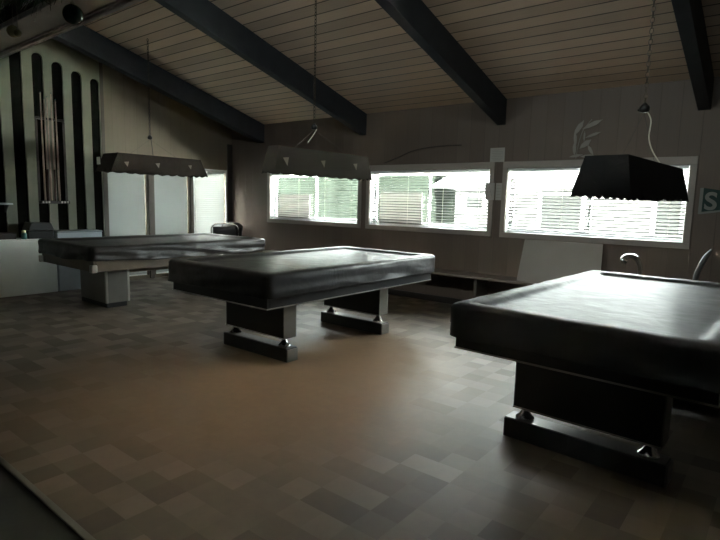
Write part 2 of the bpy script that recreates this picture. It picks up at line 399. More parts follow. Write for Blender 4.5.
# front wall above and beside the wide opening
bm = bmesh.new()
def pr(bm, xs, zs0, zs1):
    box(bm, xs[0], xs[1], YF-.14, YF, zs0, zs1)
pr(bm, (XL-WT, -4.2), 0, 2.75); pr(bm, (2.6, XR+WT), 0, 2.75); FILL_WIN = [(-4.2, -2.9), (-1.7, -.4)]; CZ0, CZ1 = 3.32, 3.75
pr(bm, (-4.2, 2.6), 2.062, 2.75)
pr(bm, (XL-WT, XR+WT), 2.75, CZ0); pr(bm, (XL-WT, XR+WT), CZ1, cz(YF)-.02)
ce = XL-WT
for a, b in FILL_WIN + [(XR+WT, None)]:
    pr(bm, (ce, a), CZ0, CZ1); ce = b
struct(obj('wall_front', bm, 'plain'), 'dark wall over the wide opening at upper left', 'wall')
for k, (a, b) in enumerate(FILL_WIN):  # added unseen windows: fill daylight for the ceiling and back wall
    w = struct(bpy.data.objects.new(f'window_{9+k}', None), 'added high window in the front wall, unseen, for fill light', 'window'); COL.objects.link(w); w.location = ((a+b)/2, YF, CZ0)
    hw, hh = (b-a)/2, CZ1-CZ0
    bm = bmesh.new()
    for q in ((-hw, hw, 0, .04), (-hw, hw, hh-.04, hh), (-hw, -hw+.04, .04, hh-.04), (hw-.04, hw, .04, hh-.04)):
        box(bm, q[0], q[1], -.10, -.04, q[2], q[3])
    obj('window_frame', bm, 'sash', w)
    bm = bmesh.new(); box(bm, -hw+.04, hw-.04, -.075, -.07, .04, hh-.04); obj('glass_pane', bm, 'glass', w)
struct(boxo('bounce_roof', (-4.7, 3.4, -3.4, YF-.142, 2.605, 2.70), 'concrete'), 'pale unseen roof over the adjoining room, added to bounce light up', 'roof')  # added unseen slab, bounces sunlight through the high windows onto the ceiling
bm = bmesh.new()   # added unseen eave: keeps high sky off the floor, passes roof bounce to ceiling
prism(bm, [(YF-.142, cz(YF)+.0), (YF-.142, cz(YF)+.14), (-.55, cz(-.55)+.02), (-.55, cz(-.55)-.12)], lambda u, v, t: Vector((t, u, v)), XL-WT, XR+WT)
struct(obj('sky_block_eave', bm, 'beam'), 'unseen eave added over the high front windows to block high sky', 'roof')
# header casing: soffit board + thin metal lip
bm = bmesh.new(); box(bm, -4.2, 2.6, YF-.142, YF+.002, 2.040, 2.062)
struct(obj('trim_2', bm, 'header', bevel=.003), 'pale painted board under the header at upper left', 'header board')
bm = bmesh.new(); box(bm, -4.2, 2.6, YF-.008, YF+.012, 2.030, 2.075)
box(bm, -4.2, 2.6, YF-.026, YF-.020, 2.034, 2.040)
struct(obj('trim_3', bm, 'header', bevel=.002), 'thin raised edge strip along the pale header board', 'edge strip')
# adjoining room
bm = bmesh.new()
box(bm, -4.6, -4.5, -3.2, YF-.14, 0, 2.5); struct(obj('wall_entry_left', bm, 'plain'), 'dark side wall of the adjoining room', 'wall')
bm = bmesh.new()
box(bm, 3.2, 3.3, -3.2, YF-.14, 0, 2.5); struct(obj('wall_entry_right', bm, 'plain'), 'dark right wall of the adjoining room', 'wall')
bm = bmesh.new()
box(bm, -4.6, 3.3, -3.3, -3.2, 0, 2.5); struct(obj('wall_entry_rear', bm, 'plain'), 'dark rear wall of the adjoining room', 'wall')
struct(boxo('ceiling_entry', (-4.6, 3.3, -3.3, YF-.14, 2.5, 2.6), 'plain'), 'dark flat ceiling of the adjoining room', 'ceiling')

# sloped ceiling: built flat then tilted, so the boards run across the slope
ang = math.atan(SL); ln = (D+WT-(YF-.2))/math.cos(ang)
bm = bmesh.new(); box(bm, XL-WT, XR+WT, -ln, 0, 0, .12)
c = struct(obj('ceiling', bm, 'ceiling'), 'sloping ceiling of tan wooden boards', 'ceiling')
c.location = (0, D+WT, H - SL*WT); c.rotation_euler = (-ang, 0, 0)

# beams
bw, bd = .115, .325
for i, xb in enumerate([-7.70, -5.345, -3.08, -.87, 1.45]):
    bm = bmesh.new()
    y0, y1 = YF+.001, D-.001
    P = [(y0, cz(y0)-.004), (y1, cz(y1)-.004), (y1, cz(y1)-bd), (y0, cz(y0)-bd)]
    prism(bm, P, lambda u, v, t: Vector((t, u, v)), xb-(.05 if i == 0 else 0), xb+bw)
    o = obj('ceiling_beam', bm, 'beam', bevel=.006)
    tag(o, ['charcoal roof beam nearest the striped left wall', 'charcoal roof beam above the middle billiard table, second from left wall',
            'charcoal roof beam ending between the middle and right windows', 'charcoal roof beam at the upper right corner of the picture',
            'charcoal roof beam beyond the right picture edge'][i], 'beam', 'charcoal roof beams')
# baseboard
bm = bmesh.new(); box(bm, XL+.001, XR, D-.016, D-.001, 0.001, .09)
struct(obj('baseboard_back', bm, 'wood_dark', bevel=.003))
bm = bmesh.new(); box(bm, XL+.001, XL+.016, YF, 4.02, 0.001, .09)
struct(obj('baseboard_left', bm, 'wood_dark', bevel=.003))

# ------------------------------------------------------------------ back windows
def back_window(n, x0, x1, pane_board=None):
    w = struct(bpy.data.objects.new(f'window_{n}', None), f'sliding window {["left of the three in the back wall","in the middle of the back wall","right of the three in the back wall","beyond the right picture edge"][n-1]}', 'window')
    COL.objects.link(w); w.location = ((x0+x1)/2, D, ZS)
    a = (x1-x0)/2; h = ZT-ZS; cw = .065
    bm = bmesh.new()   # casing on the room side
    box(bm, -a-cw, a+cw, -.022, -.001, h, h+cw+.02); box(bm, -a-cw, a+cw, -.022, -.001, -cw, 0)
    box(bm, -a-cw, -a, -.022, -.001, 0, h); box(bm, a, a+cw, -.022, -.001, 0, h)
    obj('casing', bm, 'trim', w, bevel=.004)
    bm = bmesh.new()   # jamb lining + outer frame
    f = .03
    box(bm, -a, a, .09, .15, 0, f); box(bm, -a, a, .09, .15, h-f, h)
    box(bm, -a, -a+f, .09, .15, f, h-f); box(bm, a-f, a, .09, .15, f, h-f)
    box(bm, -a, a, 0.0, .09, 0, .006); box(bm, -a, a, 0, .09, h-.006, h)
    box(bm, -a, -a+.006, 0, .09, .006, h-.006); box(bm, a-.006, a, 0, .09, .006, h-.006)
    obj('window_frame', bm, 'sash', w, bevel=.002)
    for s in (-1, 1):
        bm = bmesh.new(); sw = .035
        u0, u1 = (-a+f, .02) if s < 0 else (-.02, a-f); yy = .10 if s < 0 else .125
        box(bm, u0, u1, yy, yy+.02, f, f+sw); box(bm, u0, u1, yy, yy+.02, h-f-sw, h-f)
        box(bm, u0, u0+sw, yy, yy+.02, f+sw, h-f-sw); box(bm, u1-sw, u1, yy, yy+.02, f+sw, h-f-sw)
        so = obj('sash', bm, 'sash', w, bevel=.002)
        bm = bmesh.new(); box(bm, u0+sw, u1-sw, yy+.008, yy+.012, f+sw, h-f-sw); obj('glass_pane', bm, 'glass', so)
    return w

def blind(x0, x1, label, tilt=.24, n=19, group='white slatted blinds in the back windows'):
    t = thing('window_blind', label, 'blind', ((x0+x1)/2, D+.035, ZT-.008), 0, group)
    a = (x1-x0)/2-.012; h = ZT-ZS-.02
    bm = bmesh.new(); box(bm, -a, a, -.02, .02, -.032, 0); obj('head_rail', bm, 'sash', t, bevel=.003)
    bm = bmesh.new(); box(bm, -a, a, -.018, .018, -h, -h+.02); obj('bottom_rail', bm, 'sash', t, bevel=.003)
    bm = bmesh.new()
    for k in range(n):
        z = -.05 - (h-.085)*k/(n-1)
        tl = tilt + random.uniform(-.05, .05)
        c_, s_ = math.cos(tl), math.sin(tl); w_ = .0225; sag = random.uniform(-.002, .002)
        # slightly crowned slat, front (room side) edge lower
        prof = [(-w_, 0), (-w_*.4, .0022), (w_*.4, .0022), (w_, 0)]
        A = []
        for xx in (-a, -a*.33, a*.33, a):
            A.append([bm.verts.new((xx, py*c_ - pz*s_, z + sag*(1 if abs(xx) < a else 0) + py*s_ + pz*c_)) for py, pz in prof])
        for R0, R1 in zip(A, A[1:]):
            for i in range(3): bm.faces.new((R0[i], R0[i+1], R1[i+1], R1[i]))
    so = obj('slats', bm, 'slat', t, smooth=True)
    sm = so.modifiers.new('thickness', 'SOLIDIFY'); sm.thickness = .0012
    for xx in (-a*.86, -a*.3, a*.3, a*.86):
        bm = bmesh.new(); tube(bm, [(xx, -.024, -.03), (xx, -.024, -h+.01)], .0014, 5)
        obj('ladder_cord', bm, 'cord_white', t)
    bm = bmesh.new(); tube(bm, [(-a+.10, -.03, -.02), (-a+.10, -.032, -.02-h*.55)], .003, 6)
    obj('tilt_wand', bm, 'sash', t)
    return t

for i, (a, b) in enumerate(WIN): back_window(i+1, a, b)
blind(*WIN[0], 'white slatted blind in the window behind the grey hanging lamp')
blind(*WIN[1], 'white slatted blind in the middle window, beside two pinned papers')
blind(*WIN[2], 'white slatted blind in the brightest window behind the black lamp', tilt=.26)
# grey boards standing in the lower left of windows 1 and 2
for (x0, x1, z1, lb) in ((-7.29, -6.50, 1.50, 'grey board standing in the window behind the grey hanging lamp'),
                         (-4.99, -4.22, 1.56, 'grey board standing in the lower left of the middle window')):
    bm = bmesh.new(); box(bm, x0, x1, D+.062, D+.078, ZS+.007, z1)
    tag(obj('foam_board', bm, 'board', bevel=.003), lb, 'board', 'grey boards standing in the back windows')

# ------------------------------------------------------------------ left tall windows
for i, (a, b) in enumerate(DOORS):
    w = struct(bpy.data.objects.new(f'window_{5+i}', None), ['tall window of the left wall nearest the cue rack', 'tall middle window of the left wall', 'tall window of the left wall nearest the corner'][i], 'window')
    COL.objects.link(w); w.location = (XL, (a+b)/2, DZ0)
    hw, h, f = (b-a)/2, DZ1-DZ0, .03
    bm = bmesh.new()
    box(bm, -.14, -.04, -hw, hw, 0, f); box(bm, -.14, -.04, -hw, hw, h-f, h); box(bm, -.14, -.04, -hw, -hw+f, f, h-f); box(bm, -.14, -.04, hw-f, hw, f, h-f)
    obj('window_frame', bm, 'sash', w, bevel=.003)
    bm = bmesh.new(); box(bm, -.11, -.105, -hw+f, hw-f, f, h-f); obj('glass_pane', bm, 'glass', w)
    bm = bmesh.new()
    box(bm, .001, .02, -hw-.028, -hw, 0, h+.03); box(bm, .001, .02, hw, hw+.028, 0, h+.03); box(bm, .001, .02, -hw, hw, h, h+.03)
    obj('casing', bm, 'sash' if i == 2 else 'post', w, bevel=.003)
    if i < 2:
        t = thing('roller_shade', ['white roller shade pulled down beside the dark post and cue rack', 'white roller shade pulled down between two brown posts'][i], 'shade', (XL-.02, (a+b)/2, DZ1), 0, 'roller shades on the left wall')
        bm = bmesh.new(); box(bm, -.004, -.001, -hw+.008, hw-.008, -h+.02, -.03); obj('shade_cloth', bm, 'shade', t)
        bm = bmesh.new(); tube(bm, [(-.002, -hw+.004, -.022), (-.002, hw-.004, -.022)], .018, 12); obj('roller', bm, 'sash', t, smooth=True)
        bm = bmesh.new(); box(bm, -.008, .003, -hw+.008, hw-.008, -h+.005, -h+.025); obj('hem_bar', bm, 'sash', t)
    else:
        t = thing('window_blind', 'closed pale slatted blind in the tall window nearest the corner', 'blind', (XL-.02, (a+b)/2, DZ1), 0)
        bm = bmesh.new(); box(bm, -.018, .012, -hw+.01, hw-.01, -.035, -.002); obj('head_rail', bm, 'sash', t, bevel=.003)
        bm = bmesh.new(); nn = 48
        for k in range(nn):
            z = -.055 - (h-.10)*k/(nn-1)
            ty = .35 if k % 9 == 3 else 0
            A = [bm.verts.new((px, py, z+pz)) for py in (-hw+.012, hw-.012) for px, pz in ((-.009, .021), (-.002, 0), (.010+ty*.01, -.021+ty*.012))]
            bm.faces.new((A[0], A[1], A[4], A[3])); bm.faces.new((A[1], A[2], A[5], A[4]))
        so = obj('slats', bm, 'shade', t); sm = so.modifiers.new('thickness', 'SOLIDIFY'); sm.thickness = .001
# posts between and beside the tall windows
bm = bmesh.new(); box(bm, XL+.001, XL+.045, 4.068, 4.118, 0, cz(4.07)-.02)
struct(obj('trim_4', bm, 'post', bevel=.004), 'dark brown post between the striped panel and the tall windows', 'post')
for k, (a, b) in enumerate(((4.832, 4.913), (5.642, 5.703), (6.466, 6.575))):
    bm = bmesh.new(); box(bm, XL+.001, XL+.035, a, b, 0, 1.93 if k < 2 else cz(b)-bd)
    struct(obj(f'trim_{5+k}', bm, 'post' if k < 2 else 'wood_dark', bevel=.004), ['brown post right of the first roller shade', 'brown post left of the slatted tall window', 'dark corner post right of the tall windows'][k], 'post')
# ------------------------------------------------------------------ striped arched panel on the left wall
def zroof(y): return cz(y)-.30
slots = [(2.56, 2.71), (2.84, 2.99), (3.118, 3.262), (3.375, 3.525), (3.640, 3.79), (3.915, 4.052)]
tops = [3.52, 3.44, 3.36, 3.29, 3.215, 3.158]
y0p, y1p = 2.30, 4.062
bm = bmesh.new()
def col_piece(P):
    A = [bm.verts.new((XL+.022, u, v)) for u, v in P]; B = [bm.verts.new((XL+.05, u, v)) for u, v in P]
    bm.faces.new(A); bm.faces.new(B[::-1])
    for i in range(len(P)): bm.faces.new((A[i], B[i], B[(i+1) % len(P)], A[(i+1) % len(P)]))
ct = lambda y: cz(y)-.02
edge = y0p
for (a, b), tp in zip(slots, tops):
    col_piece([(edge, .09), (a, .09), (a, ct(a)), (edge, ct(edge))])          # upright strip
    r = (b-a)/2; cyy = (a+b)/2; ns = 10
    arc = [(cyy - r*math.cos(PI*k/ns), tp - r + r*math.sin(PI*k/ns)) for k in range(ns+1)]
    for p, q in zip(arc, arc[1:]):
        col_piece([p, q, (q[0], ct(q[0])), (p[0], ct(p[0]))])                  # head above the arch
    edge = b
col_piece([(edge, .09), (y1p, .09), (y1p, ct(y1p)), (edge, ct(edge))])
bmesh.ops.remove_doubles(bm, verts=bm.verts, dist=1e-5)
t = thing('arched_slat_panel', 'pale panel with tall dark arched slots on the left wall', 'wall panel', (0, 0, 0))
obj('panel_board', bm, 'pale_wood', t)
bm = bmesh.new(); prism(bm, [(y0p, .09), (y1p-.003, .09), (y1p-.003, ct(y1p)-.01), (y0p, ct(y0p)-.01)], lambda u, v, q: Vector((q, u, v)), XL+.001, XL+.0215)
obj('backing', bm, 'slot_dark', t)

# cue rack
t = thing('cue_rack', 'dark cue rack with pale clips on the striped left wall', 'cue rack', (XL+.055, 3.32, 1.28))
bm = bmesh.new(); box(bm, -.004, .075, -.19, .20, -.02, .02); obj('lower_shelf', bm, 'wood_dark', t, bevel=.004)
bm = bmesh.new(); box(bm, -.004, .05, -.20, .18, 1.17, 1.20); obj('upper_rail', bm, 'wood_dark', t, bevel=.004)
for yy in (-.17, -.13, -.09, .085, .125, .165):
    bm = bmesh.new(); box(bm, .076, .086, yy-.012, yy+.012, -.012, .016); obj('clip', bm, 'tagm', t, bevel=.002)
bm = bmesh.new(); box(bm, -.004, .004, -.20, -.17, .02, 1.17); box(bm, -.004, .004, .17, .20, .02, 1.17); obj('side_strip', bm, 'wood_dark', t)
cuey = [3.19, 3.235, 3.275, 3.33, 3.385]
cl = ['leftmost cue of the five in the rack', 'second cue from left in the rack', 'middle cue of the five in the rack', 'fourth cue from left in the rack', 'rightmost cue of the five in the rack']
for k, y in enumerate(cuey):
    t = thing('billiard_cue', 'pale slim billiard cue, ' + cl[k], 'cue', (XL+.105, y, 1.302), 0, 'billiard cues in the wall rack')
    tz = 1.46 + (.05, -.03, .0, .06, -.02)[k]
    bm = bmesh.new(); lathe(bm, [(.0145, 0), (.0145, .03), (.0125, .45)], (0, 0, 0), 10); obj('butt', bm, 'cue_b' if k % 2 else 'cue_a', t, smooth=True)
    bm = bmesh.new(); lathe(bm, [(.0124, .451), (.0065, tz)], (0, 0, 0), 10); obj('shaft', bm, 'cue_a', t, smooth=True)
    bm = bmesh.new(); lathe(bm, [(.0065, tz+.001), (.006, tz+.012)], (0, 0, 0), 10); obj('tip', bm, 'teal', t)

# small shelf at left edge
t = thing('wall_shelf', 'thin white shelf edge at the far left picture border', 'shelf', (XL+.052, 2.55, 1.25))
bm = bmesh.new(); box(bm, 0, .16, -.25, .19, -.012, .012); obj('shelf_board', bm, 'sash', t, bevel=.003)
for yy in (-.2, .14):
    bm = bmesh.new(); prism(bm, [(0, -.013), (.13, -.013), (0, -.12)], lambda u, v, s: Vector((u, s, v)), yy-.008, yy+.008); obj('bracket', bm, 'wood_dark', t)

# cabinets at left
def cabinet(name, label, loc, w, dp, h, body, top, doors=2):
    t = thing(name, label, 'cabinet', loc)
    bm = bmesh.new(); box(bm, -dp, -.02, -w/2, w/2, 0.0, h-.025); obj('body', bm, body, t, bevel=.003)
    bm = bmesh.new(); box(bm, -dp, .004, -w/2, w/2+.004, h-.024, h); obj('top', bm, top, t, bevel=.004)
    for k in range(doors):
        a = -w/2 + w*k/doors + .002; b = -w/2 + w*(k+1)/doors - .002
        bm = bmesh.new(); box(bm, -.019, -.001, a, b, .012, h-.028); dd = obj('door', bm, body, t, bevel=.002)
    return t
cabinet('low_cabinet', 'white low cabinet at the left picture edge, in front of the striped wall', (-8.15, 2.50, 0), 1.40, .32, .775, 'cab_white', 'cab_white', 1)
cabinet('storage_cabinet', 'blue grey cabinet behind the left billiard table, right of the white cabinet', (-8.16, 3.545, 0), .64, .315, .87, 'cab_blue', 'cab_top', 1)
# things on the cabinets
t = thing('hinged_case', 'black hinged case lying on the white cabinet by the striped wall', 'case', (-8.27, 3.01, .776))
bm = bmesh.new(); box(bm, -.12, .12, -.17, .17, 0, .115); obj('case_body', bm, 'black_metal', t, bevel=.012)
bm = bmesh.new(); prism(bm, [(-.165, .117), (.18, .117), (.14, .215), (-.12, .225)], lambda u, v, s: Vector((s, u, v)), -.12, .12); obj('lid', bm, 'seat_black', t, bevel=.01)
t = thing('small_jar', 'small teal jar with a pale lid on the white cabinet', 'jar', (-8.17, 2.80, .776))
bm = bmesh.new(); lathe(bm, [(.03, 0), (.036, .01), (.036, .07), (.022, .085)], (0, 0, 0)); obj('jar_body', bm, 'teal', t, smooth=True)
bm = bmesh.new(); lathe(bm, [(.026, .086), (.028, .092), (.026, .115), (.01, .122)], (0, 0, 0)); obj('lid', bm, 'gold_ball', t, smooth=True)
bm = bmesh.new(); box(bm, -8.42, -8.2, 2.35, 2.72, .776, .86)
tag(obj('storage_box', bm, 'wood_dark', bevel=.01), 'dark flat box on the white cabinet at the left picture edge', 'box')

# ------------------------------------------------------------------ billiard tables
def rrect(a, b, r, M_=60):
    """closed rounded rectangle, roughly even points, starting on the right side"""
    r = min(r, a*.95, b*.95)
    pts = []
    segs = []
    n_l, n_s, n_c = M_, int(M_*.6), 8
    def lin(p, q, n):
        return [(p[0]+(q[0]-p[0])*i/n, p[1]+(q[1]-p[1])*i/n) for i in range(n)]
    def arc(cx, cy, a0, n):
        return [(cx+r*math.cos(a0+PI/2*i/n), cy+r*math.sin(a0+PI/2*i/n)) for i in range(n)]
    pts += lin((a, -b+r), (a, b-r), n_l) + arc(a-r, b-r, 0, n_c)
    pts += lin((a-r, b), (-a+r, b), n_s) + arc(-a+r, b-r, PI/2, n_c)
    pts += lin((-a, b-r), (-a, -b+r), n_l) + arc(-a+r, -b+r, PI, n_c)
    pts += lin((-a+r, -b), (a-r, -b), n_s) + arc(a-r, -b+r, 1.5*PI, n_c)
    return pts

def cover_mesh(a, b, top, drop, seed, sag=.035, fold=.012, hemwave=.01):
    """vinyl cover: sagging field inside raised rails, rounded rim, hanging skirt with folds"""
    bm = bmesh.new(); rings = []
    off = Vector((seed*3.1, seed*7.7, seed))
    prof = []
    for s in (.02, .15, .3, .45, .6, .72, .82):            # inner field (fraction of half size)
        prof.append(('f', s, top-sag))
    prof += [('i', .165, top-sag+.002), ('i', .145, top-sag*.6), ('i', .125, top-.004), ('i', .08, top+.001), ('i', .035, top-.001), ('i', .012, top-.008), ('i', .002, top-.022)]
    nsk = 12
    for k in range(1, nsk+1): prof.append(('s', k/nsk, 0))
    for kind, p, z in prof:
        ring = []
        if kind == 'f': base = rrect((a-.165)*p, (b-.165)*p, .05*p)
        elif kind == 'i': base = rrect(a-p, b-p, max(.03, .07-p*.2))
        else: base = rrect(a, b, .07)
        nrm_src = base; n = len(base)
        for j, (x, y) in enumerate(base):
            q = Vector((x, y, 0))
            nz = noise.noise(q*1.6+off)*.5 + noise.noise(q*4+off)*.22
            if kind == 'f': v = Vector((x, y, z + nz*.016))
            elif kind == 'i': v = Vector((x, y, z + nz*.008 + noise.noise(Vector((x*11, y*11, seed*2.0)))*.006*(1-min(1, p*5))))
            else:
                px, py = base[j-1]; nx, ny = base[(j+1) % n]
                tx, ty = nx-px, ny-py; l = math.hypot(tx, ty) or 1; nx_, ny_ = ty/l, -tx/l
                w = noise.noise(Vector((x*3.2, y*3.2, p*.8))+off)*1.0 + noise.noise(Vector((x*8, y*8, p*1.5))+off)*.45
                diag = noise.noise(Vector((x*2.0+p*1.5, y*2.0-p*1.5, p*2))+off)
                d = (w*.8+diag*.8)*fold*(.25+p) + .004*p
                hw = noise.noise(Vector((x*1.1, y*1.1, 9))+off)*hemwave
                zz = top - .022 - (drop-.022)*p + hw*p
                v = Vector((x+nx_*d, y+ny_*d, zz))
            ring.append(bm.verts.new(v))
        rings.append(ring)
    n = len(rings[0])
    for A, B in zip(rings, rings[1:]):
        for k in range(n): bm.faces.new((A[k], A[(k+1) % n], B[(k+1) % n], B[k]))
    bmesh.ops.contextual_create(bm, geom=rings[0]) if False else bm.faces.new(rings[0])
    return bm

def leveler(parent, x, y, z0, z1):
    bm = bmesh.new(); h = z1-z0
    lathe(bm, [(.056, 0), (.056, .008), (.050, .014), (.034, .030), (.021, .050), (.015, .062), (.014, h)], (x, y, z0), 20)
    return obj('leveler_foot', bm, 'chrome', parent, smooth=True)

def billiard_table(label, loc, rz, cover_mat, apron, ped_style, cover_label, seed, drop=.20, W=1.42, L=2.51, top=.82, zb=.55, yfeet=(-.80, .66), xo=0, fold=.012, hemwave=.01, trim_line=True):
    t = thing('billiard_table', label, 'billiard table', loc, rz, 'covered billiard tables')
    a, b = W/2, L/2
    # table body: slate bed and cushions are under the cover
    bm = bmesh.new(); box(bm, -a+.12, a-.12, -b+.12, b-.12, .66, .765); obj('bed', bm, 'wood_dark', t)
    bm = bmesh.new(); ra = a-.018; rb = b-.018
    for q in ((-ra, ra, -rb, -rb+.13), (-ra, ra, rb-.13, rb), (-ra, -ra+.13, -rb+.13, rb-.13), (ra-.13, ra, -rb+.13, rb-.13)):
        box(bm, *q, .70, .795)
    obj('rail', bm, 'wood_dark', t)
    ia, ib = a-.045, b-.045
    bm = bmesh.new()
    for q in ((-ia, ia, -ib, -ib+.03), (-ia, ia, ib-.03, ib), (-ia, -ia+.03, -ib+.03, ib-.03), (ia-.03, ia, -ib+.03, ib-.03)):
        box(bm, *q, zb, .70)
    ap = obj('apron', bm, apron, t, bevel=.003)
    if trim_line:
        bm = bmesh.new()
        for q in ((-ia-.004, ia+.004, -ib-.004, -ib+.006), (-ia-.004, ia+.004, ib-.006, ib+.004), (-ia-.004, -ia+.006, -ib+.006, ib-.006), (ia-.006, ia+.004, -ib+.006, ib-.006)):
            box(bm, *q, zb-.008, zb+.002)
        obj('edge_trim', bm, 'alu', t)
    else:
        for sx in (-1, 1):
            for sy in (-1, 1):
                bm = bmesh.new(); box(bm, sx*ia-.035, sx*ia+.035, sy*ib-.035, sy*ib+.035, zb-.005, zb+.085)
                obj('corner_cap', bm, 'alu', t, bevel=.012)
    bm = bmesh.new(); box(bm, -a+.17, a-.17, -b+.3, b-.3, zb+.03, .66); obj('sub_frame', bm, 'wood_dark', t)
    if ped_style == 'bars':
        for yf in yfeet:
            bm = bmesh.new(); box(bm, xo-.445, xo+.435, yf-.065, yf+.065, 0.001, .118); obj('foot_bar', bm, 'ped_black', t, bevel=.006)
            bm = bmesh.new(); box(bm, xo-.44, xo+.43, yf-.06, yf+.06, .1185, .124); obj('top_plate', bm, 'plate', t, bevel=.002)
            bm = bmesh.new(); box(bm, xo+.436, xo+.446, yf-.062, yf+.062, .004, .114); obj('end_cap', bm, 'ped_grey', t, bevel=.003)
            for sx in (-1, 1): leveler(t, xo+sx*.34, yf, .1245, .205)
            bm = bmesh.new(); box(bm, xo-.385, xo+.405, yf-.075, yf+.075, .205, zb+.03); obj('pedestal', bm, 'ped_black', t, bevel=.004)
            bm = bmesh.new(); box(bm, xo+.406, xo+.412, yf-.073, yf+.073, .205, zb-.01); obj('end_panel', bm, 'ped_grey', t)
            bm = bmesh.new(); box(bm, xo-.387, xo+.414, yf-.081, yf-.0755, .203, .213); obj('bottom_trim', bm, 'alu', t)
    else:
        for yf in yfeet:
            bm = bmesh.new(); box(bm, xo-.33, xo+.37, yf-.13, yf+.17, .065, zb+.03); obj('pedestal', bm, 'ped_grey', t, bevel=.004)
            for ya in (yf-.134, yf+.145):
                bm = bmesh.new(); box(bm, xo+.345, xo+.374, ya, ya+.029, .065, zb-.01); obj('corner_strip', bm, 'alu', t, bevel=.003)
            bm = bmesh.new(); box(bm, xo-.36, xo+.34, yf-.11, yf+.15, .001, .065); obj('foot_bar', bm, 'ped_black', t, bevel=.004)
        bm = bmesh.new(); box(bm, xo-.22, xo+.30, yfeet[0]+.17, yfeet[1]-.13, .42, zb+.02); obj('stretcher', bm, 'apron_brown', t)
    # the cover lies on the table and can be lifted off: a thing of its own
    bm = cover_mesh(a, b, top, drop, seed, fold=fold, hemwave=hemwave)
    c = obj('table_cover', bm, cover_mat, None, smooth=True)
    c.location = loc; c.rotation_euler = (0, 0, rz)
    sd = c.modifiers.new('sub', 'SUBSURF'); sd.levels = 1; sd.render_levels = 1
    so = c.modifiers.new('thickness', 'SOLIDIFY'); so.thickness = .002; so.offset = 1
    tag(c, cover_label, 'table cover', 'vinyl covers over the billiard tables')
    return t

T2 = (-3.845, 4.03); T3 = (-.78, 3.98); T1 = (-6.86, 4.05)
billiard_table('billiard table on bar feet in the middle, nearly full length in view', (T2[0], T2[1], 0), 0, 'vinyl_grey', 'apron_black', 'bars',
               'dark vinyl cover with grey folded side over the middle billiard table', 3, yfeet=(-.865, .505), xo=.13, L=2.57, zb=.53)
billiard_table('billiard table nearest the camera at right, cut by the picture edge', (T3[0], T3[1], 0), -.046, 'vinyl', 'apron_black', 'bars',
               'black vinyl cover with pale shining top over the right billiard table', 5, yfeet=(-.94, .55), xo=.02, fold=.011, hemwave=.008)
billiard_table('billiard table at left with brown rim and grey block pedestals', (T1[0], T1[1], 0), 0, 'vinyl_brown', 'apron_brown', 'block',
               'rumpled brown black vinyl cover over the left billiard table', 8, drop=.20, yfeet=(-.81, .70), xo=-.03, W=1.52, L=2.60, trim_line=False, fold=.03, hemwave=.06, zb=.52)

